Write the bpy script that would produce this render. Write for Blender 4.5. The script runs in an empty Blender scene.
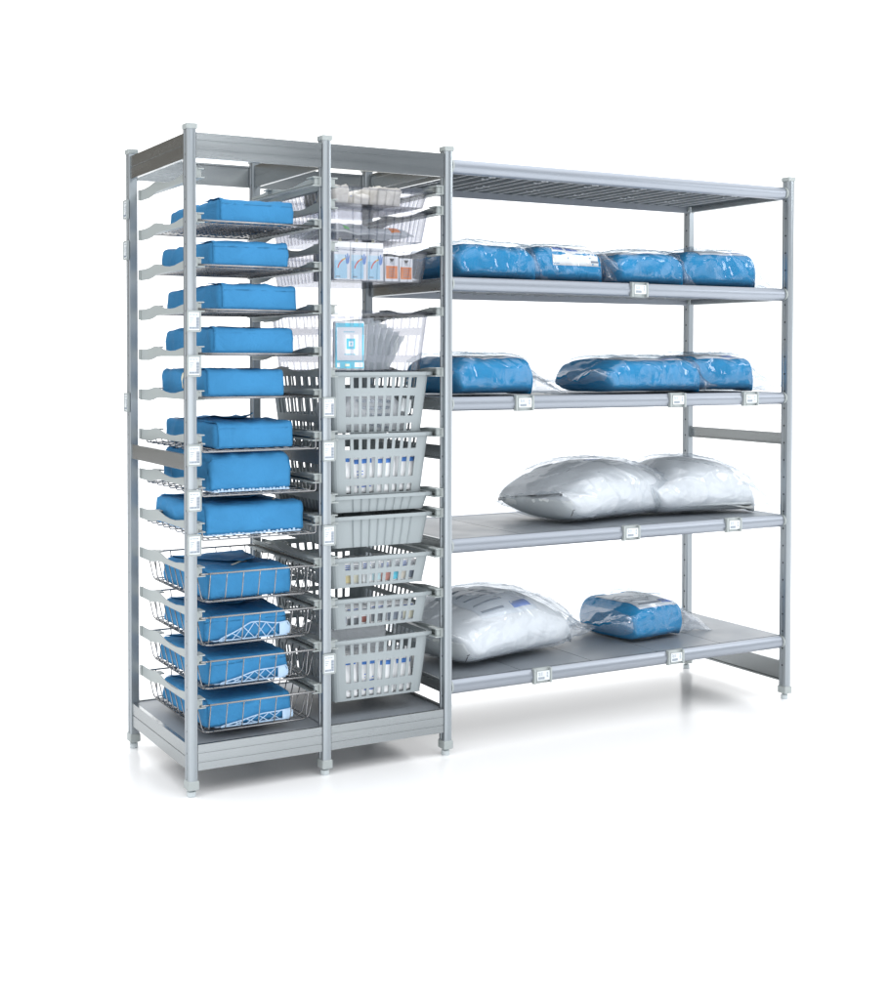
import bpy, bmesh, math, random
from math import sin, cos, pi, radians, sqrt
from mathutils import Vector, Matrix, noise
from mathutils.bvhtree import BVHTree

random.seed(7)
scene = bpy.context.scene
COL = scene.collection

# ------------------------------------------------------------------ helpers
def tag(o, label=None, cat=None, group=None, kind=None):
    if label: o['label'] = label
    if cat: o['category'] = cat
    if group: o['group'] = group
    if kind: o['kind'] = kind
    return o

def empty(name, loc, label, cat, group=None, rz=0.0):
    o = bpy.data.objects.new(name, None)
    COL.objects.link(o)
    o.location = loc
    o.rotation_euler = (0, 0, rz)
    o.empty_display_size = 0.05
    return tag(o, label, cat, group)

class MB:
    """collects shapes into one bmesh"""
    def __init__(self):
        self.bm = bmesh.new()
        self.mi = 0
    def face(self, vs):
        try:
            f = self.bm.faces.new(vs)
            f.material_index = self.mi
            return f
        except ValueError:
            return None
    def box(self, x0, x1, y0, y1, z0, z1):
        v = [self.bm.verts.new(p) for p in ((x0,y0,z0),(x1,y0,z0),(x1,y1,z0),(x0,y1,z0),
                                            (x0,y0,z1),(x1,y0,z1),(x1,y1,z1),(x0,y1,z1))]
        for q in ((3,2,1,0),(4,5,6,7),(0,1,5,4),(1,2,6,5),(2,3,7,6),(3,0,4,7)):
            self.face([v[i] for i in q])
        return v
    def tube(self, pts, r, n=6, closed=False):
        pts = [Vector(p) for p in pts]
        m = len(pts)
        rings = []
        ref = None
        for i, p in enumerate(pts):
            if closed:
                t = (pts[(i+1) % m] - pts[i-1])
            else:
                t = pts[min(i+1, m-1)] - pts[max(i-1, 0)]
            t.normalize()
            if ref is None:
                ref = Vector((0,0,1)) if abs(t.z) < .9 else Vector((1,0,0))
            a = (ref - t*ref.dot(t))
            if a.length < 1e-5:
                a = t.orthogonal()
            a.normalize()
            ref = a
            b = t.cross(a)
            rings.append([self.bm.verts.new(p + a*r*cos(2*pi*k/n) + b*r*sin(2*pi*k/n)) for k in range(n)])
        for i in range(m if closed else m-1):
            A, B = rings[i], rings[(i+1) % m]
            for k in range(n):
                self.face((A[k], A[(k+1) % n], B[(k+1) % n], B[k]))
        if not closed:
            self.face(rings[0][::-1]); self.face(rings[-1])
    def cyl(self, c, r, h, n=16, axis='z'):
        A, B = [], []
        for k in range(n):
            a = 2*pi*k/n
            if axis == 'z':
                A.append(self.bm.verts.new((c[0]+r*cos(a), c[1]+r*sin(a), c[2])))
                B.append(self.bm.verts.new((c[0]+r*cos(a), c[1]+r*sin(a), c[2]+h)))
            else:
                A.append(self.bm.verts.new((c[0], c[1]+r*cos(a), c[2]+r*sin(a))))
                B.append(self.bm.verts.new((c[0]+h, c[1]+r*cos(a), c[2]+r*sin(a))))
        for k in range(n):
            self.face((A[k], A[(k+1) % n], B[(k+1) % n], B[k]))
        self.face(A[::-1]); self.face(B)
    def prism(self, poly, lo, hi, axis):
        """extrude a 2-D outline; axis x: outline is (y,z); axis y: (x,z); axis z: (x,y)"""
        def P(a, b, t):
            return {'x': (t, a, b), 'y': (a, t, b), 'z': (a, b, t)}[axis]
        A = [self.bm.verts.new(P(a, b, lo)) for a, b in poly]
        B = [self.bm.verts.new(P(a, b, hi)) for a, b in poly]
        n = len(poly)
        for k in range(n):
            self.face((A[k], A[(k+1) % n], B[(k+1) % n], B[k]))
        self.face(A[::-1]); self.face(B)
    def grid(self, fn, nu, nv):
        V = [[self.bm.verts.new(fn(i/nu, j/nv)) for j in range(nv+1)] for i in range(nu+1)]
        for i in range(nu):
            for j in range(nv):
                self.face((V[i][j], V[i+1][j], V[i+1][j+1], V[i][j+1]))
        return V
    def build(self, name, mats, parent=None, smooth=False, bevel=0, solid=0, soff=-1, label=None, recalc=True, flatlim=None):
        if recalc:
            bmesh.ops.recalc_face_normals(self.bm, faces=self.bm.faces[:])
        me = bpy.data.meshes.new(name)
        self.bm.to_mesh(me); self.bm.free()
        if not isinstance(mats, (list, tuple)): mats = [mats]
        for m in mats: me.materials.append(m)
        if smooth:
            for p in me.polygons: p.use_smooth = True
        o = bpy.data.objects.new(name, me)
        COL.objects.link(o)
        if parent is not None: o.parent = parent
        if flatlim:
            me.set_sharp_from_angle(angle=radians(flatlim))
        if solid:
            s = o.modifiers.new('thick', 'SOLIDIFY'); s.thickness = solid; s.offset = soff
        if bevel:
            b = o.modifiers.new('edge', 'BEVEL'); b.width = bevel; b.segments = 2; b.limit_method = 'ANGLE'; b.angle_limit = radians(40)
            b.harden_normals = False
        if label: o['label'] = label
        return o

def dup(o, parent=None):
    """copy a thing, its parts and sub-parts"""
    c = o.copy(); COL.objects.link(c); c.parent = parent
    for ch in list(o.children): dup(ch, c)
    return c

# ------------------------------------------------------------------ materials
def newmat(name):
    m = bpy.data.materials.new(name); m.use_nodes = True
    nt = m.node_tree
    return m, nt, nt.nodes['Principled BSDF']

def pmat(name, col, rough=.5, metal=0., bump=0., bscale=60., var=0., vscale=8., spec=.5, stretch=None, rvar=0.):
    m, nt, p = newmat(name)
    p.inputs['Base Color'].default_value = (*col, 1)
    p.inputs['Roughness'].default_value = rough
    p.inputs['Metallic'].default_value = metal
    p.inputs['Specular IOR Level'].default_value = spec
    if bump or var or rvar:
        tc = nt.nodes.new('ShaderNodeTexCoord')
        vec = tc.outputs['Object']
        if stretch:
            mp = nt.nodes.new('ShaderNodeMapping'); mp.inputs['Scale'].default_value = stretch
            nt.links.new(vec, mp.inputs['Vector']); vec = mp.outputs['Vector']
    if bump:
        n = nt.nodes.new('ShaderNodeTexNoise'); n.inputs['Scale'].default_value = bscale; n.inputs['Detail'].default_value = 5
        nt.links.new(vec, n.inputs['Vector'])
        b = nt.nodes.new('ShaderNodeBump'); b.inputs['Strength'].default_value = bump; b.inputs['Distance'].default_value = .002
        nt.links.new(n.outputs['Fac'], b.inputs['Height']); nt.links.new(b.outputs['Normal'], p.inputs['Normal'])
    if var or rvar:
        n2 = nt.nodes.new('ShaderNodeTexNoise'); n2.inputs['Scale'].default_value = vscale; n2.inputs['Detail'].default_value = 6
        nt.links.new(vec, n2.inputs['Vector'])
    if var:
        r = nt.nodes.new('ShaderNodeMapRange'); r.inputs['From Min'].default_value = .3; r.inputs['From Max'].default_value = .7
        r.inputs['To Min'].default_value = 1-var; r.inputs['To Max'].default_value = 1+var
        nt.links.new(n2.outputs['Fac'], r.inputs['Value'])
        h = nt.nodes.new('ShaderNodeHueSaturation'); h.inputs['Color'].default_value = (*col, 1)
        nt.links.new(r.outputs['Result'], h.inputs['Value']); nt.links.new(h.outputs['Color'], p.inputs['Base Color'])
    if rvar:
        r = nt.nodes.new('ShaderNodeMapRange'); r.inputs['From Min'].default_value = .3; r.inputs['From Max'].default_value = .7
        r.inputs['To Min'].default_value = rough-rvar; r.inputs['To Max'].default_value = rough+rvar
        nt.links.new(n2.outputs['Fac'], r.inputs['Value']); nt.links.new(r.outputs['Result'], p.inputs['Roughness'])
    return m

def add_folds(m, scale, strength, dist):
    nt = m.node_tree; p = nt.nodes['Principled BSDF']
    old = p.inputs['Normal'].links[0].from_socket if p.inputs['Normal'].links else None
    tc = nt.nodes.new('ShaderNodeTexCoord'); mp = nt.nodes.new('ShaderNodeMapping'); mp.inputs['Rotation'].default_value = (.3, .2, .7); mp.inputs['Scale'].default_value = (1, .55, 1.2)
    n = nt.nodes.new('ShaderNodeTexNoise'); n.inputs['Scale'].default_value = scale; n.inputs['Detail'].default_value = 2.5; n.inputs['Distortion'].default_value = 1.6
    b = nt.nodes.new('ShaderNodeBump'); b.inputs['Strength'].default_value = strength; b.inputs['Distance'].default_value = dist
    oi = nt.nodes.new('ShaderNodeObjectInfo'); ad = nt.nodes.new('ShaderNodeVectorMath'); ad.operation = 'ADD'
    nt.links.new(tc.outputs['Object'], mp.inputs['Vector']); nt.links.new(mp.outputs['Vector'], ad.inputs[0]); 
    cx = nt.nodes.new('ShaderNodeCombineXYZ')
    for k in range(3): nt.links.new(oi.outputs['Random'], cx.inputs[k])
    sc = nt.nodes.new('ShaderNodeVectorMath'); sc.operation = 'SCALE'; sc.inputs['Scale'].default_value = 7.0
    nt.links.new(cx.outputs[0], sc.inputs[0]); nt.links.new(sc.outputs[0], ad.inputs[1]); nt.links.new(ad.outputs[0], n.inputs['Vector'])
    nt.links.new(n.outputs['Fac'], b.inputs['Height'])
    if old: nt.links.new(old, b.inputs['Normal'])
    nt.links.new(b.outputs['Normal'], p.inputs['Normal'])

def film_mat(name, tint, fac, edge, rough, bscale=22., bstr=.5, milk=0., edge_tint=None):
    m = bpy.data.materials.new(name); m.use_nodes = True
    nt = m.node_tree; nt.nodes.clear(); N = nt.nodes.new; L = nt.links.new
    out = N('ShaderNodeOutputMaterial')
    tr = N('ShaderNodeBsdfTransparent'); tr.inputs['Color'].default_value = (*tint, 1)
    gl = N('ShaderNodeBsdfGlossy'); gl.inputs['Roughness'].default_value = rough; gl.inputs['Color'].default_value = (.95,.97,1,1)
    lw = N('ShaderNodeLayerWeight'); lw.inputs['Blend'].default_value = .35
    ml = N('ShaderNodeMath'); ml.operation = 'MULTIPLY_ADD'; ml.inputs[1].default_value = edge; ml.inputs[2].default_value = fac
    mx = N('ShaderNodeMixShader')
    L(lw.outputs['Facing'], ml.inputs[0]); L(ml.outputs[0], mx.inputs['Fac'])
    base = tr.outputs['BSDF']
    if edge_tint:
        l2 = N('ShaderNodeLayerWeight'); l2.inputs['Blend'].default_value = .3
        mc = N('ShaderNodeMix'); mc.data_type = 'RGBA'
        mc.inputs['A'].default_value = (*tint, 1); mc.inputs['B'].default_value = (*edge_tint, 1)
        L(l2.outputs['Facing'], mc.inputs['Factor']); L(mc.outputs['Result'], tr.inputs['Color'])
    if milk:
        df = N('ShaderNodeBsdfTranslucent'); df.inputs['Color'].default_value = (.8,.85,.9,1)
        d2 = N('ShaderNodeBsdfDiffuse'); d2.inputs['Color'].default_value = (.85,.89,.93,1)
        ma = N('ShaderNodeMixShader'); ma.inputs['Fac'].default_value = .5
        L(df.outputs[0], ma.inputs[1]); L(d2.outputs[0], ma.inputs[2])
        mb = N('ShaderNodeMixShader'); mb.inputs['Fac'].default_value = milk
        L(base, mb.inputs[1]); L(ma.outputs[0], mb.inputs[2]); base = mb.outputs[0]
    L(base, mx.inputs[1]); L(gl.outputs['BSDF'], mx.inputs[2])
    if bstr:
        tc = N('ShaderNodeTexCoord'); mp = N('ShaderNodeMapping'); mp.inputs['Scale'].default_value = (.45,1,1); mp.inputs['Rotation'].default_value = (0,0,.5)
        n = N('ShaderNodeTexNoise'); n.inputs['Scale'].default_value = bscale; n.inputs['Detail'].default_value = 3; n.inputs['Distortion'].default_value = 1.2
        b = N('ShaderNodeBump'); b.inputs['Strength'].default_value = bstr; b.inputs['Distance'].default_value = .012
        L(tc.outputs['Object'], mp.inputs['Vector']); L(mp.outputs['Vector'], n.inputs['Vector'])
        L(n.outputs['Fac'], b.inputs['Height'])
        L(b.outputs['Normal'], gl.inputs['Normal'])
    L(mx.outputs[0], out.inputs['Surface'])
    return m

M = dict(
    alu   = pmat('anodised_aluminium', (.35,.385,.41), .36, .8, bump=.05, bscale=220, var=.04, vscale=5, rvar=.05, stretch=(1,1,.15)),
    alur  = pmat('aluminium_rail', (.36,.385,.395), .26, .9, bump=.05, bscale=160, var=.05, vscale=6, rvar=.03, stretch=(.2,.2,3)),
    lip   = pmat('aluminium_shelf_edge', (.32,.35,.395), .42, .75, var=.03, vscale=4, stretch=(.1,1,1)),
    hole  = pmat('dark_hole', (.02,.022,.025), .7),
    groove= pmat('shadow_groove', (.16,.17,.18), .6),
    deck  = pmat('grey_shelf_plate', (.215,.24,.268), .42, bump=.12, bscale=240, var=.07, vscale=9, rvar=.07),
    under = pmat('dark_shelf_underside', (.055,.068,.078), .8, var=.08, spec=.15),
    rib   = pmat('pale_rib', (.36,.39,.42), .4),
    plas  = pmat('pale_grey_plastic', (.34,.375,.375), .42, bump=.04, bscale=300, var=.025, vscale=7),
    bask  = pmat('grey_basket_plastic', (.31,.352,.368), .45, bump=.04, bscale=250, var=.03, vscale=6),
    wire  = pmat('chromed_wire', (.30,.30,.305), .25, 1.),
    blue  = pmat('blue_nonwoven', (.040,.215,.44), .82, bump=.35, bscale=170, var=.05, vscale=14, spec=.25),
    blue2 = pmat('blue_drape_cloth', (.006,.235,.50), .75, bump=.3, bscale=120, var=.06, vscale=10, spec=.3),
    white = pmat('white_cloth', (.70,.735,.77), .75, bump=.3, bscale=60, var=.03, spec=.3),
    gusset= pmat('white_gusset_paper', (.76,.79,.79), .7, bump=.35, bscale=90, spec=.3),
    paper = pmat('white_paper', (.82,.84,.86), .6, bump=.05, bscale=40),
    card  = pmat('label_card', (.62,.66,.68), .45),
    cream = pmat('cream_pouch', (.68,.65,.58), .6, bump=.3, bscale=40),
    ink   = pmat('grey_ink', (.22,.26,.32), .6),
    bink  = pmat('blue_ink', (.05,.16,.55), .55),
    lblue = pmat('light_blue_print', (.40,.70,.88), .5),
    cyan  = pmat('cyan_print', (.13,.55,.72), .5),
    orange= pmat('orange_print', (.80,.22,.03), .5, var=.12, vscale=90),
    red   = pmat('red_print', (.75,.08,.05), .5),
    yellow= pmat('yellow_print', (.85,.55,.05), .5),
    tape  = pmat('pale_tape', (.70,.70,.58), .6),
    lattice=pmat('white_lattice_plastic', (.42,.58,.76), .4),
    film  = film_mat('clear_film', (.955,.96,.965), .045, .08, .11, bscale=7, bstr=.38, milk=.035, edge_tint=(.74,.78,.81)),
    filmw = film_mat('clear_film_frosted', (.965,.97,.975), .055, .05, .10, bscale=8, bstr=.65, milk=.22, edge_tint=(.80,.83,.86)),
    flap  = film_mat('loose_film', (.93,.94,.95), .08, .15, .10, bscale=10, bstr=.5, milk=.20, edge_tint=(.70,.74,.78)),
    clear = film_mat('clear_plastic', (.92,.925,.945), .05, .20, .08, bscale=30, bstr=.05, edge_tint=(.55,.555,.58)),
    pouch = film_mat('sterile_pouch', (.93,.95,.95), .08, .2, .2, bscale=26, bstr=.8, milk=.55),
    rubber= pmat('foot_grey_plastic', (.50,.55,.57), .5),
)

add_folds(M['blue'], 11, .55, .012); add_folds(M['blue2'], 10, .6, .014); add_folds(M['white'], 7, .7, .022)

# floor
def floor_mat():
    m, nt, p = newmat('white_studio_floor')
    p.inputs['Base Color'].default_value = (.93,.935,.94,1)
    p.inputs['Roughness'].default_value = .28
    p.inputs['Specular IOR Level'].default_value = .5
    n = nt.nodes.new('ShaderNodeTexNoise'); n.inputs['Scale'].default_value = 3; n.inputs['Detail'].default_value = 4
    tc = nt.nodes.new('ShaderNodeTexCoord'); nt.links.new(tc.outputs['Object'], n.inputs['Vector'])
    r = nt.nodes.new('ShaderNodeMapRange'); r.inputs['To Min'].default_value = .17; r.inputs['To Max'].default_value = .22
    nt.links.new(n.outputs['Fac'], r.inputs['Value']); nt.links.new(r.outputs['Result'], p.inputs['Roughness'])
    return m
g = MB(); g.box(-3.2, 60, -30, 90, -.05, 0)
fl = g.build('floor', floor_mat()); tag(fl, kind='structure')

# ------------------------------------------------------------------ dimensions (metres)
W = .4365; XA, XB, XC, XD = 0., W, 2*W, 2.376
D = .582
PX, PY = .015, .018
P5 = .0659            # hole pitch
ZL0 = 1.846           # first runner's ledge
def zl(j): return ZL0 - P5*j

rack = empty('storage_rack', (0,0,0), 'tall aluminium rack with two tray bays and wide open shelves, standing on white floor', 'rack')

# ---------------------------------------------------------------- posts
def post_outline():
    pts = []
    # rounded front
    for a in range(0, 7):
        t = -1 + 2*a/6
        pts.append((PX*t*.86, -PY - .0025*(1-t*t)))
    pts += [(PX, -PY+.004), (PX, -.006), (PX-.0025, -.005), (PX-.0025, .005), (PX, .006), (PX, PY-.003)]
    pts += [(PX-.003, PY), (-PX+.003, PY)]
    pts += [(-PX, PY-.003), (-PX, .006), (-PX+.0025, .005), (-PX+.0025, -.005), (-PX, -.006), (-PX, -PY+.004)]
    return pts
def make_post():
    g = MB()
    g.prism(post_outline(), .04, 1.986, 'z')
    g.mi = 1
    z = .13
    while z < 1.95:
        for s in (-1, 1):
            x = s*(PX-.0025)
            g.cyl((x if s > 0 else x-.0006, 0, z), .0036, .0006, 10, 'x')
        z += P5
    p = g.build('post', [M['alu'], M['hole']], rack, smooth=True, flatlim=35)
    g = MB(); g.box(-.0175, .0175, -.0225, .0205, 1.984, 2.0)
    g.build('post_cap', M['plas'], p, bevel=.003)
    g = MB(); g.box(-.0175, .0175, -.0225, .0205, .022, .050)
    g.build('foot_sleeve', M['plas'], p, bevel=.003)
    g = MB(); g.cyl((0,0,0), .0135, .016, 20); g.cyl((0,0,.015), .006, .012, 12)
    g.build('foot', M['rubber'], p, bevel=.002)
    return p
p0 = make_post()
for x in (XA, XB, XC, XD):
    for y in (0, D):
        if x == XA and y == 0:
            p0.location = (x, y, 0); continue
        c = dup(p0, rack); c.location = (x, y, 0)
        if y > 0: c.rotation_euler = (0, 0, pi)

# ---------------------------------------------------------------- rails
def rail_x(name, x0, x1, y, z0, z1, out=-1):
    """channel rail running in x; out = direction of its outer face"""
    h = z1-z0; t = .012; o = y+out*t
    poly = [(y, z0), (o, z0), (o, z0+h*.30), (o-out*.0015, z0+h*.31), (o-out*.0015, z0+h*.35), (o, z0+h*.36),
            (o, z0+h*.66), (o-out*.0015, z0+h*.67), (o-out*.0015, z0+h*.71), (o, z0+h*.72), (o, z1), (y, z1), (y, z1-.006), (y+out*.006, z1-.006), (y+out*.006, z0+.006), (y, z0+.006)]
    g = MB(); g.prism(poly, x0, x1, 'x')
    return g.build(name, M['alur'], rack)
def rail_y(name, y0, y1, x, z0, z1, out=-1, groove=True):
    h = z1-z0; t = .012; o = x+out*t
    poly = [(x, z0), (o, z0)]
    if groove: poly += [(o, z0+h*.47), (o-out*.0018, z0+h*.48), (o-out*.0018, z0+h*.52), (o, z0+h*.53)]
    poly += [(o, z1), (x, z1), (x, z1-.006), (x+out*.007, z1-.006), (x+out*.007, z0+.006), (x, z0+.006)]
    g = MB(); g.prism(poly, y0, y1, 'y')
    return g.build(name, M['alur'], rack)
ZT0, ZT1 = 1.900, 1.975
for a, b in ((XA, XB), (XB, XC)):
    rail_x('top_rail', a+PX+.001, b-PX-.001, -.002, ZT0, ZT1, -1)
    rail_x('top_rail', a+PX+.001, b-PX-.001, D+.002, ZT0, ZT1, 1)
for x, o in ((XA, -1), (XB, -1), (XC, 1)):
    rail_y('side_rail', PY+.001, D-PY-.001, x+.002*o*-1, ZT0, ZT1, o)
    rail_y('side_brace', PY+.001, D-PY-.001, x+.002*o*-1, .974, 1.021, o, False)
rail_y('side_brace', PY+.001, D-PY-.001, XD-.002, .979, 1.024, 1, False)
rail_y('side_rail', PY+.001, D-PY-.001, XD-.002, .064, .142, 1)
# base units under the two tray bays
ZB0, ZB1 = .078, .155
for a, b in ((XA, XB), (XB, XC)):
    g = MB()
    g.box(a+.004, b-.004, .0, D, ZB1-.012, ZB1-.003)
    g.build('base_plate', M['deck'], rack, bevel=.001)
    rail_x('base_rail', a+PX+.001, b-PX-.001, -.002, ZB0, ZB1, -1)
    rail_x('base_rail', a+PX+.001, b-PX-.001, D+.002, ZB0, ZB1, 1)
rail_y('base_rail', PY+.001, D-PY-.001, XA+.002, ZB0, ZB1, -1)
rail_y('base_rail', PY+.001, D-PY-.001, XC-.002, ZB0, ZB1, 1)

# ---------------------------------------------------------------- tray runners
def make_runner():
    """left-hand runner: web at x 0..0.003, ledges towards +x; z=0 is the ledge top"""
    g = MB()
    top = [(.553,.018),(.50,.018),(.45,.021),(.41,.027),(.385,.028),(.35,.024),(.30,.016),(.25,.012),(.20,.013),(.15,.019),(.10,.024),(.05,.026),(-.008,.026)]
    bot = [(-.008,-.004),(.2,-.005),(.34,-.005),(.38,-.007),(.42,-.014),(.46,-.018),(.553,-.018)]
    g.prism(top+bot, 0, .003, 'x')
    g.box(.003, .025, -.008, .545, -.004, 0)          # ledge
    g.box(.003, .0105, .02, .535, .0065, .009)        # mid bead
    g.box(.003, .023, -.008, .045, .022, .026)        # upper guide at the front
    g.box(.003, .020, .37, .41, .022, .026)
    g.box(.003, .016, -.002, .010, 0, .022)           # front stop web
    # clips onto the posts
    g.box(-.004, 0, -.010, .012, -.004, .026)
    g.box(-.004, 0, .545, .562, -.016, .018)
    return g.build('tray_runner', M['plas'], rack, bevel=.0012)
r0 = make_runner()
first = True
for (xl, xr, js) in ((XA, XB, range(0, 25, 2)), (XB, XC, (0,1,3,6,9,12,15,16,18,20,22))):
    for j in js:
        for side in (0, 1):
            o = r0 if first else dup(r0, rack)
            first = False
            if side == 0: o.location = (xl+PX+.004, 0, zl(j))
            else:
                o.location = (xr-PX-.004, 0, zl(j)); o.scale = (-1, 1, 1)

# ---------------------------------------------------------------- wide shelves
SHELF_Z = [1.961, 1.576, 1.181, .711, .244]
def make_shelf():
    """z=0 is the top of the deck; x from 0 (left) to SL"""
    s = bpy.data.objects.new('shelf', None)
    g = MB()
    SL = XD-XC-.006
    x = .006; n = 5; w = (SL-.012)/n
    for i in range(n):
        g.box(x+i*w+.0015, x+(i+1)*w-.0015, .022, D-.022, -.012, -.002)
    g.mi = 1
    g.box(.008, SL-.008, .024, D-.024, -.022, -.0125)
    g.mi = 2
    k = 0; x = .05
    while x < SL-.03:
        g.box(x, x+.0035, .03, D-.03, -.0265, -.022)
        if k % 2 == 0:
            yy = .16 + .22*((k//2) % 2)
            g.box(x-.012, x+.016, yy, yy+.004, -.026, -.022); g.box(x-.012, x+.016, yy+.05, yy+.054, -.026, -.022)
        x += .048 if k % 2 == 0 else .062
        k += 1
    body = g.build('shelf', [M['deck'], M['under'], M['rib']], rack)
    # rounded front edge
    def lip(y0, out):
        poly = [(y0, -.046), (y0, -.002)]
        for a in range(0, 9):
            t = a/8
            poly.append((y0 + out*(.014 + .013*sin(pi*t)**.8), .0 - .046*t))
        return poly
    g = MB(); g.prism(lip(.014, -1), .016, SL-.016, 'x')
    g.build('front_edge', M['lip'], body, smooth=True, flatlim=50)
    g = MB(); g.prism(lip(D-.014, 1), .016, SL-.016, 'x')
    g.build('back_edge', M['lip'], body, smooth=True, flatlim=50)
    for xa in (-.002, SL-.008):
        g = MB(); g.box(xa, xa+.010, .024, D-.024, -.046, -.001)
        g.build('end_plate', M['alur'], body, bevel=.003)
    for xa in (.012, SL-.018):
        for yy in (-.012, D-.014):
            g = MB(); g.cyl((xa, 0, 0), .023, .006, 18, 'x')
            e = g.build('end_cap', M['plas'], body)
            e.location = (0, .004 if yy < 0 else D-.004, -.022)
    return body
sh0 = make_shelf()
for i, z in enumerate(SHELF_Z):
    o = sh0 if i == 0 else dup(sh0, rack)
    o.location = (XC+.003, 0, z)

# ---------------------------------------------------------------- label holders
def holder_post():
    g = MB(); g.box(-.0195, .0215, -.006, 0, -.031, .031)
    g.box(-.0205, -.0165, -.009, 0, -.029, .029); g.box(.0185, .0225, -.009, 0, -.029, .029)
    g.box(-.018, .020, -.0085, 0, -.032, -.028); g.box(-.018, .020, -.0085, 0, .028, .032)
    h = g.build('label_holder', M['plas'], rack, bevel=.001)
    g = MB(); g.box(-.016, .018, -.0070, -.0055, -.027, .027)
    g.mi = 1
    y = -.0076
    for k in range(5): g.box(-.012+.005*k, -.0085+.005*k, y, -.0069, .0185+.001*(k % 2), .0205)
    for k, (a, b) in enumerate(((.004,.012),(.0,.009),(.0,.006))): g.box(-.012, -.012+b, y, -.0069, .008-.006*k, .0092-.006*k)
    for k in range(5): g.box(-.0135+.0042*k, -.0105+.0042*k, y, -.0069, -.0225, -.0170)
    for k in range(12): g.box(.0075, .0160, y, -.0069, -.022+.0029*k, -.022+.0029*k+(.0018 if k % 3 else .0024))
    g.build('label_card', [M['card'], M['ink']], h)
    return h
def holder_shelf():
    g = MB()
    def arc(u, v):
        t = -.06+1.12*v
        return (-.036+.072*u, .014-.0155-.013*max(0, sin(pi*min(max(t,0),1)))**.8, -.046*t)
    g.grid(arc, 1, 10)
    for x in (-.036, .030):
        pass
    h = g.build('label_holder', M['plas'], rack, smooth=True, solid=.003, soff=1)
    for x in (-.037, .029):
        g = MB(); g.box(x, x+.008, -.020, -.003, -.049, .003)
        # side grips are part of the holder's own look
        g.build('grip', M['plas'], h, bevel=.003)
    g = MB(); g.box(-.025, .026, -.0185, -.0172, -.038, -.006)
    g.mi = 1; y = -.0191
    for k in range(4): g.box(-.020+.0035*(k % 2), -.016+.0035*(k % 2), y, -.0184, -.012-.003*k, -.0102-.003*k)
    for k in range(3): g.box(-.010, -.003, y, -.0184, -.012-.004*k, -.0108-.004*k)
    for k in range(9): g.box(-.020+.0029*k, -.0184+.0029*k, y, -.0184, -.034, -.026)
    for k in range(4): g.box(.014, .019+.001*(k % 2), y, -.0184, -.013-.005*k, -.0108-.005*k)
    g.build('label_card', [M['card'], M['ink']], h)
    return h
hp = holder_post(); first = True
yf = -PY-.0027
for x, zs in ((XA+.002, (1.4175, 1.2855, 1.021, .8865, .755)), (XB+.002, (1.1555, 1.020, .7565, .3535))):
    for z in zs:
        o = hp if first else dup(hp, rack); first = False
        o.location = (x, yf, z)
for z in (1.80, 1.665, 1.16):
    o = dup(hp, rack); o.location = (XA-PX-.0005, D-.0, z); o.rotation_euler = (0, 0, -pi/2)
hs = holder_shelf(); first = True
for x, r in ((1.656,1),(1.171,2),(1.832,2),(2.181,2),(1.626,3),(2.102,3),(1.248,4),(1.83,4)):
    o = hs if first else dup(hs, rack); first = False
    o.location = (x, 0, SHELF_Z[r])

# ------------------------------------------------------------------ soft shapes
def soft_box_bm(dx, dy, dz, r, n, bulge, amp, freq, seed, top=0., pinch=0.):
    """rounded cloth box: x,y centred, z from 0 to dz"""
    bm = bmesh.new()
    H = Vector((dx/2, dy/2, dz/2))
    off = Vector((seed*3.17, seed*1.31, seed*7.7))
    idx = {}
    nx, ny, nz = n
    def vert(p):
        key = tuple(round(c, 5) for c in p)
        if key in idx: return idx[key]
        q = Vector((p[0]*H.x, p[1]*H.y, p[2]*H.z))
        rr = min(r, dz/2*.95)
        c = Vector([max(-(H[i]-rr), min(H[i]-rr, q[i])) for i in range(3)])
        d = q-c
        nrm = d.normalized() if d.length > 1e-9 else Vector((0,0,1))
        pos = c+nrm*rr
        # belly
        pos.z += top*(1-p[0]**2)*(1-p[1]**2)*(1 if p[2] > 0 else 0)*((p[2]+1)/2)
        if abs(p[1]) > .99: pos.y += bulge*p[1]*(1-p[0]**2)*(1-p[2]**2)
        if abs(p[0]) > .99: pos.x += bulge*p[0]*(1-p[1]**2)*(1-p[2]**2)
        s = pos*freq+off
        a = noise.noise(s)*.6 + noise.noise(s*2.3)*.4
        # cloth creases: narrow ridges
        rd = (1-abs(noise.noise(s*.9+Vector((5,5,5)))))**8
        pos += nrm*(a*amp + rd*amp*.8)
        pos.x *= 1-pinch*((p[2]+1)/2); pos.y *= 1-pinch*((p[2]+1)/2)
        pos.z += H.z
        if pos.z < 0 or p[2] < -.99: pos.z = max(0., pos.z*.15)
        idx[key] = bm.verts.new(pos)
        return idx[key]
    def lin(k, m): return -1+2*k/m
    def quad(f, a, b):
        for i in range(a):
            for j in range(b):
                vs = [vert(f(lin(i, a), lin(j, b))), vert(f(lin(i+1, a), lin(j, b))), vert(f(lin(i+1, a), lin(j+1, b))), vert(f(lin(i, a), lin(j+1, b)))]
                if len(set(vs)) == 4:
                    try: bm.faces.new(vs)
                    except ValueError: pass
    quad(lambda u, v: (u, v, 1), nx, ny); quad(lambda u, v: (u, v, -1), nx, ny)
    quad(lambda u, v: (u, -1, v), nx, nz); quad(lambda u, v: (u, 1, v), nx, nz)
    quad(lambda u, v: (-1, u, v), ny, nz); quad(lambda u, v: (1, u, v), ny, nz)
    bmesh.ops.recalc_face_normals(bm, faces=bm.faces[:])
    return bm

def bm_obj(name, bm, mat, parent, smooth=True, flatlim=None):
    g = MB(); g.bm.free(); g.bm = bm
    return g.build(name, mat, parent, smooth=smooth, flatlim=flatlim, recalc=False)

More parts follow.
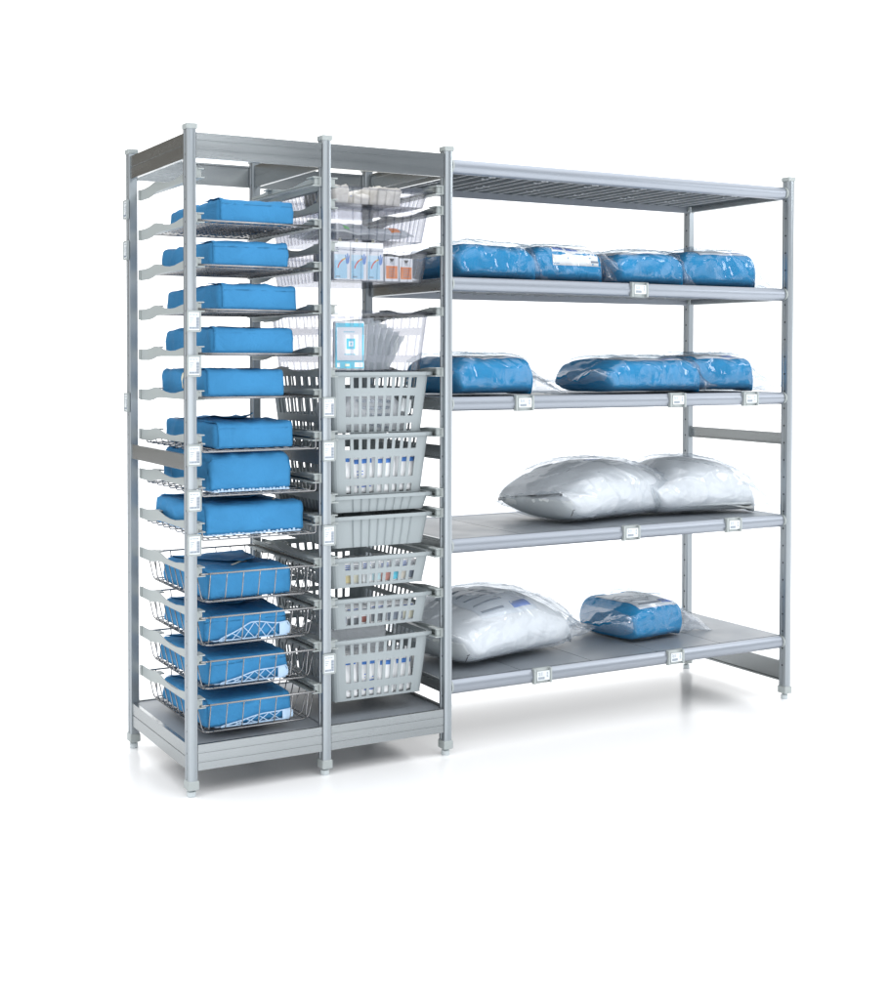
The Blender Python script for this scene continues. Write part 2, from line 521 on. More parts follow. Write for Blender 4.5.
def drape(tree, fn, nu, nv, lift, thin=None):
    """sheet hanging on a body: fn(u,v) -> (origin, direction); returns MB"""
    g = MB()
    last = [Vector((0,0,0))]
    def at(u, v):
        o, d = fn(u, v)
        o = Vector(o); d = Vector(d).normalized()
        h = tree.ray_cast(o, d)
        p = h[0] if h[0] is not None else last[0]
        last[0] = p
        l = lift(u, v) if callable(lift) else lift
        return p - d*l
    g.grid(at, nu, nv)
    return g

# ------------------------------------------------------------------ blue wrapped packs on wire trays
#       x0,   x1,   yfront, yback, h
PACKS = [(.096,.350,.030,.50,.072),(.073,.331,.030,.49,.075),(.095,.357,.030,.51,.076),(.076,.350,.030,.48,.078),
         (.059,.321,.030,.47,.080),(.088,.349,.034,.52,.078),(.062,.341,.030,.48,.108),(.040,.378,.028,.47,.086),
         (.060,.344,.040,.45,.080),(.052,.333,.040,.44,.074),(.056,.327,.040,.48,.076),(.058,.343,.040,.46,.078)]
PLAB = ['blue cloth pack on the topmost flat wire tray just under the empty runner pair',
 'blue cloth pack on the second flat wire tray, narrower than the pack above it',
 'blue cloth pack with crumpled right end on the third flat wire tray',
 'blue cloth pack on flat wire tray level with the corner post top label',
 'small blue cloth pack with pale tape tab, on the lowest flat wire tray',
 'blue cloth pack in the highest shallow wire basket above the mid-height brace',
 'tallest blue cloth pack, bulging and rounded, beside the mid-height brace of the rack',
 'widest blue cloth pack with pale tape on top, in the lowest shallow wire basket',
 'blue cloth pack in the uppermost deep wire basket, no white lattice in front of it',
 'blue cloth pack behind the tallest white crossed lattice, in a deep wire basket',
 'blue cloth pack with folded flap on top, in deep basket second from bottom',
 'blue cloth pack in the lowest deep wire basket just above the grey base plate']
TLAB = ['flat wire tray under the topmost blue pack, first below the empty runners',
 'flat wire tray carrying the second blue pack from the top',
 'flat wire tray carrying the third blue pack, the one with the crumpled right end',
 'flat wire tray level with the top label holder on the corner post',
 'lowest flat wire tray, carrying the small pack with the tape tab',
 'highest shallow wire basket, with hooked ends above the mid-height brace',
 'shallow wire basket under the tallest blue pack',
 'lowest shallow wire basket, under the widest blue pack',
 'uppermost deep chrome wire basket in the left bay',
 'deep chrome wire basket second from above, white crossed lattice showing through its front',
 'deep chrome wire basket second from the bottom of the left bay',
 'lowest deep chrome wire basket, hanging just above the grey base plate']

TX0, TX1 = .0225, W-.0225      # tray width between runner webs
def flat_tray():
    r = bpy.data.objects.new('wire_tray', None); COL.objects.link(r)
    g = MB(); a = TX0+.003; b = TX1-.003
    g.tube([(a,-.006,.003),(b,-.006,.003),(b,.53,.003),(a,.53,.003)], .0032, 8, True)
    g.tube([(a,.26,.003),(b,.26,.003)], .0028, 6)
    g.build('rim', M['wire'], r, smooth=True)
    g = MB()
    x = a+.018
    while x < b-.01:
        g.tube([(x,-.006,.0015),(x,.53,.0015)], .0013, 5); x += .0265
    y = .03
    while y < .52:
        g.tube([(a,y,-.0015),(b,y,-.0015)], .0013, 5); y += .033
    g.build('wire_mesh', M['wire'], r, smooth=True)
    return r
def rnd_u(pts, rad=.012, n=4):
    """round the inner corners of a polyline"""
    out = [Vector(pts[0])]
    for i in range(1, len(pts)-1):
        p = Vector(pts[i]); a = (Vector(pts[i-1])-p); b = (Vector(pts[i+1])-p)
        q = min(rad, a.length*.45, b.length*.45)
        a = p+a.normalized()*q; b = p+b.normalized()*q
        for k in range(n+1):
            t = k/n
            out.append((1-t)**2*a + 2*t*(1-t)*p + t*t*b)
    out.append(Vector(pts[-1]))
    return out
def wire_basket(depth, inset, deep):
    r = bpy.data.objects.new('wire_basket', None); COL.objects.link(r)
    a = TX0+.003; b = TX1-.003; y0, y1 = -.006, .53; z = .003
    g = MB()
    if deep:
        g.tube(rnd_u([(a+.03,y0,z),(b,y0,z),(b,y1,z),(a,y1,z),(a,y0,z),(a+.03,y0,z)], .02), .003, 8)
    else:
        for x in (a, b): g.tube([(x,y0,z),(x,y1,z)], .003, 8)
        for y in (y0, y1):
            zz = -depth
            xa, xb = a+.008, b-.008
            g.tube(rnd_u([(a,y+.03*(1 if y<0 else -1),z),(xa,y+.03*(1 if y<0 else -1),z),(xa,y,z),(xa,y,zz),(xb,y,zz),(xb,y,z),(xb,y+.03*(1 if y<0 else -1),z),(b,y+.03*(1 if y<0 else -1),z)], .007), .0026, 8)
    g.build('rim', M['wire'], r, smooth=True)
    g = MB()
    ii = inset
    ny = 10
    if deep:
        zm = z-depth*.55; q = ii*.55
        for k in range(ny):
            y = y0+ii+.012+(y1-y0-2*ii-.024)*k/(ny-1)
            g.tube(rnd_u([(a,y,z),(a+ii,y,-depth),(b-ii,y,-depth),(b,y,z)], .02), .0019, 6)
        for k in range(7):
            x = a+ii+.014+(b-a-2*ii-.028)*k/6
            g.tube(rnd_u([(x,y0,z),(x,y0+ii,-depth+.003),(x,y1-ii,-depth+.003),(x,y1,z)], .02), .0019, 6)
        g.tube(rnd_u([(a+ii+.03,y0+ii,-depth+.005),(b-ii,y0+ii,-depth+.005),(b-ii,y1-ii,-depth+.005),(a+ii,y1-ii,-depth+.005),(a+ii,y0+ii,-depth+.005),(a+ii+.03,y0+ii,-depth+.005)], .03), .0022, 6)
    else:
        for k in range(8):
            y = y0+.05+(y1-y0-.1)*k/7
            g.tube(rnd_u([(a,y,z),(a+.006,y,-depth),(b-.006,y,-depth),(b,y,z)], .008), .0019, 6)
        for k in range(11):
            x = a+.03+(b-a-.06)*k/10
            g.tube([(x,y0,-depth+.003),(x,y1,-depth+.003)], .0017, 5)
    g.build('wire_mesh', M['wire'], r, smooth=True)
    return r
ft0, sb0, db0 = None, None, None
floor_off = {}
for k in range(1, 13):
    if k <= 5:
        if ft0 is None: ft0 = o = flat_tray()
        else: o = dup(ft0)
        cat, grp, fz = 'wire tray', 'flat wire trays in the left bay', .0065
    elif k <= 8:
        if sb0 is None: sb0 = o = wire_basket(.027, .006, False)
        else: o = dup(sb0)
        cat, grp, fz = 'wire basket', 'shallow wire baskets in the left bay', -.021
    else:
        if db0 is None: db0 = o = wire_basket(.088, .020, True)
        else: o = dup(db0)
        cat, grp, fz = 'wire basket', 'deep wire baskets in the left bay', -.082
    floor_off[k] = fz
    o.location = (0, 0, zl(2*k)+.0002)
    tag(o, TLAB[k-1], cat, grp)

def liner(k, z, x0, x1, y0, y1, front):
    g = MB()
    nx, ny = 9, 12
    for i in range(nx+1):
        x = x0+(x1-x0)*i/nx; g.box(x-.003, x+.003, y0, y1, 0, .004)
    for j in range(ny+1):
        y = y0+(y1-y0)*j/ny; g.box(x0, x1, y-.003, y+.003, .0002, .0038)
    if not front:
        for i in range(22):
            x = x0+(x1-x0)*(i+.2)/22; g.box(x, x+.007, y0-.004, y0-.001, 0, .006+.002*(i % 3))
    else:
        hmax, ramp = front
        n = 6; yy = y0-.017
        def top(t): return .006+hmax*min(1, t/ramp)**.8*(1-.12*sin(t*9))
        tp = [(x0+.01+(x1-x0-.01)*i/28, yy, top(i/28)) for i in range(29)]
        bt = [(p[0], yy, .004) for p in tp]
        end = [(x1+.006, yy, tp[-1][2]*.8), (x1+.008, yy, tp[-1][2]*.45), (x1+.005, yy, .008)]
        g.tube(tp+end, .0020, 6); g.tube(bt, .0018, 6)
        for i in range(n-1):
            t0, t1 = i/n+.02, (i+1)/n+.02
            xa = x0+.01+(x1-x0-.01)*t0; xb = x0+.01+(x1-x0-.01)*t1
            g.tube([(xa, yy, .004), (xb, yy, top(t1))], .0014, 5); g.tube([(xa, yy, top(t0)), (xb, yy, .004)], .0014, 5)
        xa = x0+.01+(x1-x0-.01)*((n-1)/n+.05)
        g.prism([(xa, .004), (x1+.004, .008), (x1+.006, top(1)*.6), (x1-.004, top(1)), (xa, top(.9))], yy-.001, yy+.001, 'y')
    return g.build('tray_liner', M['lattice'])

for k, (x0, x1, ya, yb, h) in enumerate(PACKS, 1):
    z = zl(2*k)+floor_off[k]
    if k in (7, 8, 10, 11, 12):
        fr = {7: None, 8: None, 10: (.042,.45), 11: (.036,.9), 12: (.030,.9)}[k]
        ln = liner(k, z, x0+(.02 if not fr else .035), x1-.012, ya+.004, yb-.01, fr)
        ln.location = (0, 0, z)
        tag(ln, {7: 'white plastic grid liner under the tallest blue pack', 8: 'white plastic grid liner under the widest blue pack',
                 10: 'white plastic liner with the tallest crossed lattice front, in second deep wire basket',
                 11: 'white lattice liner rising to the right, in the deep basket second from bottom',
                 12: 'white lattice liner with the lowest front, in the lowest deep wire basket'}[k], 'tray liner', 'white lattice liners in the wire baskets')
        z += .0045
    cx, cyy = (x0+x1)/2, (ya+yb)/2
    root = empty('wrapped_pack', (cx, cyy, z), PLAB[k-1], 'cloth pack', 'blue wrapped packs in the left bay', radians({3: 1.2, 5: -1, 8: 1.5, 10: -1.5, 11: 1}.get(k, 0)))
    dx, dy = x1-x0, yb-ya
    r = .022 if k == 7 else .012
    bm = soft_box_bm(dx-.004, dy, h-.004, r, (26, 34, 10), .004, .0070 if k not in (3, 7) else .0095, 9, k*1.7, top=.003, pinch=.02 if k != 7 else .05)
    tree = BVHTree.FromBMesh(bm)
    bm_obj('bundle', bm, M['blue'], root)
    # front wrap: comes up the front face, turns over the top edge
    cut = {1: .0, 2: .0, 3: .0}.get(k, .0)
    hx = dx/2
    tl = {8: .06}.get(k, .10 if k < 6 else .16)
    yfr = -dy/2
    def wrapf(u, v, hx=hx, yfr=yfr, h=h, tl=tl, k=k):
        x = -hx+.009+(2*hx-.018)*u
        if v < .5:
            zz = .004+(h-.018)*(v/.5)
            return (x, yfr-.3, zz), (0, 1, 0)
        if v < .7:
            a = (v-.5)/.2*pi/2
            c = Vector((x, yfr+.016, h-.018)); d = Vector((0, cos(a), -sin(a)))
            return c-d*.3, d
        t = (v-.7)/.3
        y = yfr+.016+tl*t*(1+.25*sin(u*3.1+k))
        return (x, y, h+.3), (0, 0, -1)
    g = drape(tree, wrapf, 26, 30, lambda u, v: .0014+.0050*(1-min(1, min(u, 1-u)*12))+.0012*max(0, noise.noise(Vector((u*7, v*5, k*3.1)))))
    g.build('front_wrap', M['blue'], root, smooth=True, solid=.0014, soff=0)
    if k >= 6:
        # envelope flap folded over the top, its edge slightly raised
        s = 1 if k % 2 else -1
        def flap(u, v, hx=hx, dy=dy, h=h, k=k):
            wv = 1-v
            x = (-hx+.014)*wv + (hx-.014)*wv*0 + u*(2*hx-.028)*(.18+.82*wv) + (1-wv)*(hx*.15)
            x = max(-hx+.012, min(hx-.012, x))
            y = dy/2-.02 - v*dy*(.62 + .05*sin(k))
            return (x, y, h+.3), (0, 0, -1)
        g = drape(tree, flap, 20, 22, lambda u, v: .0015+.019*v**3*(.35+.65*u)+.0025*(1-min(1, min(u, 1-u)*10)))
        g.build('fold_flap', M['blue'], root, smooth=True, solid=.0015, soff=0)
    if k in (8, 5, 9):
        if k == 8: xa, xb, y_, wd, sl = hx*.45, hx*.72, -dy/2+.03, .012, .07
        elif k == 9: xa, xb, y_, wd, sl = -.02, .05, -dy/2+.10, .010, .05
        if k in (8, 9):
            def tp(u, v): return (xa+(xb-xa)*u, y_+wd*v+sl*u, h+.3), (0, 0, -1)
            g = drape(tree, tp, 8, 3, .006)
        else:
            def tp(u, v): return (-hx-.3, -dy/2+.20+.014*u, h*.25+h*.62*v), (1, 0, 0)
            g = drape(tree, tp, 3, 8, .0015)
        g.build('tape', M['tape'], root, smooth=True, solid=.0006, soff=0)

# ------------------------------------------------------------------ plastic baskets of the right bay
BX0, BX1 = XB+.041, XC-.041        # body at the rim
BY0, BY1 = .038, .545
def perimeter(hx, hy, rad, nfx, nfy, frac):
    """stations round a rounded rectangle: (x, y, nx, ny, window-after?)"""
    st = []
    def side(p, q, n, nrm):
        m = .026
        L = (Vector(q)-Vector(p)).length
        d = (Vector(q)-Vector(p))/L
        pitch = (L-2*m+(.0115))/n
        st.append((*p, *nrm, False))
        for i in range(n):
            s = m+i*pitch
            e = s+pitch-.0115 if frac is None else s+pitch*frac
            for t, w in ((s, True), (e, False)):
                st.append(((Vector(p)+d*t).x, (Vector(p)+d*t).y, *nrm, w))
            if frac is not None and i < n-1:      # a ridge pressed into the closed wall
                t = e+pitch*(1-frac)/2; o = Vector(p)+d*t+Vector(nrm)*.0052
                st.append((o.x, o.y, *nrm, False))
        st.append((*q, *nrm, False))
    def arc(c, a0):
        for k in (1, 2, 3):
            a = a0+k*pi/8
            st.append((c[0]+rad*cos(a), c[1]+rad*sin(a), cos(a), sin(a), False))
    side((-hx+rad, -hy), (hx-rad, -hy), nfx, (0,-1)); arc((hx-rad, -hy+rad), -pi/2)
    side((hx, -hy+rad), (hx, hy-rad), nfy, (1,0)); arc((hx-rad, hy-rad), 0)
    side((hx-rad, hy), (-hx+rad, hy), nfx, (0,1)); arc((-hx+rad, hy-rad), pi/2)
    side((-hx, hy-rad), (-hx, -hy+rad), nfy, (-1,0)); arc((-hx+rad, -hy+rad), pi)
    return st
def basket(name, h, rows, mat, solid, ribbed=False, hole=True):
    """origin: rim centre front; z=0 rim underside level"""
    root = bpy.data.objects.new(name, None); COL.objects.link(root)
    hx, hy = (BX1-BX0)/2, (BY1-BY0)/2
    inset = .010+.05*h
    st = perimeter(hx, hy, .02, 9, 14, None if not ribbed else .84)
    zs = [0.] + [z for r in rows for z in r] + [-h]
    zs = sorted(set(round(z, 5) for z in zs), reverse=True)
    win = lambda a, b: any(abs(a-r[0]) < 1e-4 and abs(b-r[1]) < 1e-4 for r in rows)
    g = MB(); V = []
    for z in zs:
        t = -z/h
        sx, sy = (hx-inset*t)/hx, (hy-inset*t)/hy
        row = []
        for (x, y, nx, ny, w) in st:
            o = .0
            row.append(g.bm.verts.new((x*sx-nx*o, y*sy-ny*o+hy, z)))
        V.append(row)
    n = len(st)
    for i in range(len(zs)-1):
        for k in range(n):
            if hole and win(zs[i], zs[i+1]) and st[k][4]: continue
            g.face((V[i][k], V[i+1][k], V[i+1][(k+1) % n], V[i][(k+1) % n]))
    # floor with slots
    sx = hx-inset; sy = hy-inset
    if hole:
        nx_, ny_ = 6, 9
        xs = sorted([-sx+.002]+[(-sx+.03)+(2*sx-.06+.012)*i/nx_ for i in range(nx_)]+[(-sx+.03)+(2*sx-.06+.012)*(i+1)/nx_-.012 for i in range(nx_)]+[sx-.002])
        ys = sorted([-sy+.002]+[(-sy+.03)+(2*sy-.06+.012)*i/ny_ for i in range(ny_)]+[(-sy+.03)+(2*sy-.06+.012)*(i+1)/ny_-.012 for i in range(ny_)]+[sy-.002])
        gv = [[g.bm.verts.new((x, y+hy, -h+.0004)) for y in ys] for x in xs]
        for i in range(len(xs)-1):
            for j in range(len(ys)-1):
                if i % 2 == 1 and j % 2 == 1: continue
                g.face((gv[i][j], gv[i+1][j], gv[i+1][j+1], gv[i][j+1]))
    else:
        g.face(V[-1])
    g.build('basket_wall', mat, root, solid=solid, soff=0, recalc=True)
    # rim: flat lip all round, with a downturned skirt
    g = MB()
    pr = [(max(-hx, min(hx, x)), max(-hy, min(hy, y)), nx, ny) for (x, y, nx, ny, w) in st]
    prof = [(0, 0), (0, .005), (.013, .005), (.013, -.006), (.0105, -.006), (.0105, 0)]
    rings = []
    for (x, y, nx, ny) in pr:
        ex = 1.45 if abs(nx) > .5 else .75
        rings.append([g.bm.verts.new((x+nx*(a-.001)*ex, y+ny*(a-.001)*ex+hy, z+.0005)) for a, z in prof])
    for k in range(n):
        A, B = rings[k], rings[(k+1) % n]
        for i in range(len(prof)):
            g.face((A[i], A[(i+1) % len(prof)], B[(i+1) % len(prof)], B[i]))
    g.build('rim', mat, root)
    return root
BXC = (BX0+BX1)/2
ROW3 = [(-.012,-.046),(-.072,-.138),(-.162,-.188)]
ROW2 = [(-.012,-.036),(-.053,-.083)]
BINS = [ # level, kind, h, label, group
 (0,'c', .050,'shallowest clear plastic basket, at the top of the bay, holding cream pouches','basket'),
 (1,'c', .098,'clear plastic basket holding crumpled pouches, second from the top of its bay','basket'),
 (3,'c', .098,'clear plastic basket holding the blue and orange cartons','basket'),
 (6,'cs',.190,'deep clear slotted basket holding the cyan bordered packet','basket'),
 (9,'g3',.190,'deep grey slotted basket with coiled clear tubing showing through','basket'),
 (12,'g3',.193,'deep grey slotted basket of white packs with blue bands, at mid height','basket'),
 (15,'t',.048,'shallow solid grey plastic tray with closed ribbed walls','tray'),
 (16,'t',.096,'solid grey plastic bin with closed ribbed walls, below the shallow tray','bin'),
 (18,'g2',.093,'low grey slotted basket holding a row of blue and white boxes','basket'),
 (20,'g2',.093,'low grey slotted basket with grey and red boxes, second from the bottom','basket'),
 (22,'g3',.196,'lowest deep grey slotted basket, hanging just above the base plate','basket')]
protos = {}
BFL = {}
for (j, kd, h, lab, cat) in BINS:
    key = (kd, h)
    if kd == 'c': o = basket('clear_basket', h, [(-.008, -h+.008)], M['clear'], .0022, ribbed=True, hole=False)
    elif kd == 'cs': o = basket('clear_basket', h, ROW3, M['clear'], .0026)
    elif kd == 't': o = basket('plastic_tray' if h < .06 else 'plastic_bin', h, [(-.008, -h+.006)], M['bask'], .0024, ribbed=True, hole=False)
    else:
        rows = ROW3 if kd == 'g3' else ROW2
        o = basket('slotted_basket', h, rows, M['bask'], .0028)
    o.location = (BXC, BY0, zl(j)+.0062)
    BFL[j] = zl(j)+.0062-h+.003
    tag(o, lab, cat, {'c': 'clear plastic baskets in the right tray bay', 'cs': 'clear plastic baskets in the right tray bay', 't': None}.get(kd, 'grey slotted baskets in the right tray bay'))

# ------------------------------------------------------------------ contents of the baskets
def soft_thing(name, loc, dims, mat, label, cat, group=None, rot=(0,0,0), seed=1, amp=.006, r=.02, n=(16,16,6), freq=14, top=0.):
    bm = soft_box_bm(dims[0], dims[1], dims[2], r, n, .002, amp, freq, seed, top=top, pinch=.05)
    o = bm_obj(name, bm, mat, None)
    o.location = loc; o.rotation_euler = rot
    return tag(o, label, cat, group)

# top clear basket: cream pouches
zf = BFL[0]
for i, (x, w, y, hh, lab) in enumerate(((.525,.075,.07,.055,'cream paper pouch at the left of the topmost clear basket, a blue stripe beside it'),
                             (.600,.06,.10,.032,'low cream paper pouch in the middle of the topmost clear basket'),
                             (.690,.085,.075,.058,'cream paper pouch at the right of the topmost clear basket'))):
    soft_thing('paper_pouch', (x, y+.11, zf), (w, .24, hh), M['cream'], lab, 'pouch', 'cream pouches in the topmost basket', (0,0,radians((-6,4,5)[i])), 3+i, .011, .009, (20,24,8), 17)
g = MB(); g.box(-.004,.004,-.05,.05,0,.004)
o = g.build('strip', M['bink'], bevel=.001); o.location = (.567, .11, zf+.045); o.rotation_euler = (radians(10), radians(60), .3)
tag(o, 'small dark blue strip lying between cream pouches in the topmost clear basket', 'strip')
o.location = (.572, .15, zf+.028)
# second clear basket: crumpled sterile pouches, one with an orange stripe
zf = BFL[1]
def crumple(name, loc, sx, sy, amp, seed, mat, label, cat, group, hh=.02, stripes=None):
    root = empty(name, loc, label, cat, group)
    def f(u, v, up=0):
        x, y = (u-.5)*sx, (v-.5)*sy
        s = Vector((x*9+seed*5, y*9, seed))
        e = min(1, 7*min(u, 1-u))*min(1, 7*min(v, 1-v))
        z = amp*(.5+.5*noise.noise(s)) + amp*.5*abs(noise.noise(s*2.1)) + up*hh*e**.6
        return Vector((x, y, z+.001))
    g = MB(); g.grid(lambda u, v: f(u, v, 0), 22, 22); g.grid(lambda u, v: f(u, v, 1)+Vector((0,0,.0012)), 22, 22)
    g.build('pouch_body', mat, root, smooth=True)
    if stripes:
        for (u0, u1, v0, v1, m) in stripes:
            g = MB(); g.grid(lambda u, v: f(u0+(u1-u0)*u, v0+(v1-v0)*v, 1)+Vector((0,0,.003)), 8, 6)
            g.build('print', m, root, smooth=True, solid=.0006)
    return root
crumple('sterile_pouch', (.560,.17,zf), .16, .25, .022, 2, M['pouch'], 'crumpled translucent pouch at the left of the second clear basket', 'pouch', 'crumpled pouches in the second basket', .026, [(.30,.42,.02,.07,pmat('green_print', (.1,.5,.1), .5))])
crumple('sterile_pouch', (.690,.16,zf+.002), .19, .22, .022, 5, M['pouch'], 'crumpled translucent pouch with an orange tab in the second clear basket', 'pouch', 'crumpled pouches in the second basket', .02, [(.55,.72,.02,.2,M['orange'])])
crumple('sterile_pouch', (.625,.36,zf+.001), .22, .24, .05, 8, M['pouch'], 'bulky translucent pouch at the back of the second clear basket', 'pouch', 'crumpled pouches in the second basket', .035)

# third clear basket: cartons
zf = BFL[3]
def carton(name, loc, w, d, h, label, group, kind):
    root = empty(name, loc, label, 'carton', group)
    g = MB(); g.box(-w/2, w/2, 0, d, 0, h); g.build('box', M['paper'], root, bevel=.001)
    y = -.0006
    def q(m, polys, nm='print', t=.0005):
        g = MB()
        for p in polys: g.prism(p, y-t, y+.0004, 'y')
        g.build(nm, m, root)
    R = lambda x0, x1, z0, z1: [(x0,z0),(x1,z0),(x1,z1),(x0,z1)]
    if kind == 'hand':
        q(M['lblue'], [R(-w/2+.002, w/2-.012, .004, h*.50)], 'blue_panel', .0003)
        q(pmat('pale_blue_print', (.62,.82,.93), .5), [R(-w/2+.002, w/2-.012, h*.50, h*.66)], 'pale_panel', .0003)
        arc = []
        for a in range(9):
            t = radians(95+a*9); arc.append((.022+.040*cos(t), .028+.044*sin(t)))
        inn = [(.022+(x-.022)*.90, .028+(z-.028)*.90) for x, z in arc]
        q(M['yellow'], [arc[:4]+inn[:4][::-1]], 'arc', .0009); q(M['red'], [arc[3:]+inn[3:][::-1]], 'arc', .0009)
        hand = [(.014,.052),(.020,.050),(.024,.058),(.026,.078),(.0235,.078),(.021,.066),(.020,.084),(.0175,.084),(.0168,.066),(.012,.080),(.0098,.078),(.0125,.060)]
        q(M['bink'] if False else pmat('mid_blue_print', (.10,.27,.66), .5), [hand], 'hand_print', .0012)
        q(M['ink'], [R(-.022+.004*k, -.0195+.004*k, .008, .012) for k in range(4)]+[R(-.022, -.014+.002*(k % 2), h*.72+.006*k, h*.72+.006*k+.002) for k in range(3)], 'print', .0012)
        g = MB(); g.prism([(-.006,h),(.006,h),(.004,h+.012),(-.004,h+.012)], d*.1, d*.1+.001, 'y'); g.build('tab', M['tape'], root)
    elif kind == 'orange':
        q(M['orange'], [R(-w/2+.004, w/2-.004, .008, h*.62)], 'orange_panel', .0003)
        q(M['ink'], [R(-.004, .006, h*.70, h*.72), R(-.007,.005,h*.76,h*.78)]+[R(-.010+.006*i, -.007+.006*i, .014+.008*j, .018+.008*j) for i in range(4) for j in range(4)], 'print', .0009)
        q(pmat('dark_print', (.03,.03,.035), .4), [[(-.008,h*.92),(.008,h*.92),(.004,h*.80),(-.004,h*.80)]], 'dark_mark', .0009)
    elif kind == 'small':
        pass
    return root
cg = 'white and blue cartons in the clear basket'
for i, lab in enumerate(('leftmost of three tall white and blue cartons with a hand print in clear basket', 'middle one of three tall white and blue cartons with a hand print in clear basket',
                         'tall white and blue carton with hand print, next to the orange cartons')):
    carton('carton', (.526+.0592*i, .062, zf), .058, .16, .122, lab, cg, 'hand')
for i, lab in enumerate(('orange fronted small carton beside the blue cartons', 'orange fronted small carton at the right end of clear basket')):
    carton('carton', (.704+.055*i, .062+.004*i, zf), .049, .12, .080-.004*i, lab, 'small orange cartons in the clear basket', 'orange')

# deep clear basket: cyan-bordered packet and leaning pouches
zf = BFL[6]
root = empty('paper_packet', (.551, .066, zf), 'flat white packet with a cyan border standing at the front of the deep clear basket', 'packet', rz=0)
bm = soft_box_bm(.108, .016, .158, .006, (16,3,20), .001, .0012, 16, 4.4); bm_obj('packet_body', bm, M['paper'], root)
def pq(m, rects, y=-.0095, nm='border'):
    g = MB()
    for x0, x1, z0, z1 in rects: g.box(x0, x1, y-.0008, y+.0012, z0, z1)
    return g.build(nm, m, root)
pq(M['cyan'], [(-.051,.049,.138,.151),(-.051,-.046,.032,.138),(.044,.049,.032,.138),(-.051,.049,.006,.032)])
pq(M['cyan'], [(-.012,.018,.068,.102)], nm='emblem'); pq(M['paper'], [(-.005,.011,.077,.093)], -.0105, 'emblem_ring'); pq(M['cyan'], [(0,.006,.081,.089)], -.0115, 'emblem_dot')
pq(M['cyan'], [(-.022+.008*k,-.016+.008*k,.122,.1245) for k in range(5)]+[(-.020+.01*k,-.012+.01*k,.050,.0525) for k in range(4)], nm='print')
pq(M['paper'], [(.016,.045,.010,.026)], -.0105, 'print'); pq(M['paper'], [(-.046,-.036,.010,.024)], -.0105, 'print'); pq(M['tape'], [(-.018,-.002,.013,.021)], -.0105, 'print')
for i in range(6):
    root = empty('sterile_pouch', (.628+.018*i, .085+.010*i, zf+.002), ('upright translucent pouch leaning next to the cyan bordered packet' if i == 0 else 'outermost leaning pouch, farthest right in the deep clear basket' if i == 5 else 'translucent pouch leaning within the fanned row in the deep clear basket'), 'pouch', 'fanned pouches in the deep clear basket')
    root.rotation_euler = (radians(-4), radians(10+6.4*i), radians(24))
    def f(u, v, s=1, i=i):
        e = min(1, 8*min(u, 1-u))*min(1, 8*min(v, 1-v))
        return (s*.006*e+.003*noise.noise(Vector((u*4, v*5, i*3))), (u-.5)*.15+.06, v*(.172-.004*i))
    g = MB(); g.grid(lambda u, v: f(u, v, 1), 10, 14); g.grid(lambda u, v: f(u, v, -1), 10, 14)
    g.build('pouch_body', M['pouch'], root, smooth=True)
    g = MB(); g.box(-.0075, -.0055, .005, .115, .03, .15); g.build('paper_insert', M['paper'], root, bevel=.001)

# grey basket with coiled tubing in a clear bag
zf = BFL[9]
g = MB()
for c in range(5):
    pts = []
    for k in range(40):
        a = 2*pi*k/40
        pts.append((.100*cos(a)+.004*c, .10*sin(a)+.003*sin(3*a+c), .012+.018*c+.030*(1-abs(cos(a/2)))+.006*sin(2*a+c)))
    g.tube(pts, .0052, 8, True)
o = g.build('tubing_coil', film_mat('clear_tubing', (.90,.93,.97), .12, .4, .1, bstr=0, milk=.25), smooth=True); o.location = (.650, .185, zf)
tag(o, 'coil of clear tubing lying in the upper deep grey basket', 'tubing')
soft_thing('padded_pack', (.652, .20, zf), (.26, .22, .10), M['white'], 'white padded pack inside the coil of clear tubing', 'pack', None, (0,0,.05), 21, .010, .04, top=.03)
g = MB(); g.box(-.016,.016,-.001,.001,-.022,.022); o = g.build('paper_tag', M['card']); o.location = (.758,.062,zf+.082); o.rotation_euler = (radians(-12), radians(12), radians(-10))
tag(o, 'small pale paper tag standing behind the slots of the tubing basket', 'tag')
# packs with blue bands
def band_packs(j, n, x0, x1, hh, what, fallen=False):
    zf = BFL[j]
    R = random.Random(j*3)
    ws = [R.uniform(.78, 1.25) for _ in range(n)]; tot = sum(ws); ws = [q*(x1-x0)/tot for q in ws]
    xc = x0
    for i in range(n):
        w = ws[i]; xc += w
        root = empty('white_packet', (xc-w/2, .158+.003*(i % 2), zf), '%s white packet with a blue band in %s' % (('leftmost', 'second', 'third', 'fourth', 'fifth', 'sixth', 'last')[i if i < n-1 else 6], what), 'packet', 'blue banded white packets in ' + what)
        root.rotation_euler = (radians(-3+1.5*(i % 3)), radians(R.uniform(-2.5, 2.5)), radians((-2, 3, -1, 2)[i % 4]))
        hk = R.uniform(.86, 1.0)
        bm = soft_box_bm(w*1.0, .19, hh*hk, .006, (8,14,12), .003, .003, 18, i*2.2+j); 
        tree = BVHTree.FromBMesh(bm)
        bm_obj('packet_body', bm, M['paper'], root)
        zt = hh*hk
        def bf(u, v): return (-w*.40+w*.80*u, -.4, zt-.030+.014*v), (0,1,0)
        g = drape(tree, bf, 6, 3, .001); g.build('blue_band', pmat('band_blue', (.07,.22,.62), .5) if 'band_blue' not in bpy.data.materials else bpy.data.materials['band_blue'], root, smooth=True, solid=.0008)
        if i in (1, 4):
            g = MB()
            for q in range(6): g.box(-w*.3, w*.3-(q % 3)*.006, -.0985, -.0965, zt*.15+q*.010, zt*.15+q*.010+.003)
            g.build('print', M['bink'], root)
band_packs(12, 4, .500, .802, .132, 'the mid-height deep grey basket')
band_packs(22, 4, .532, .782, .138, 'the lowest deep grey basket')
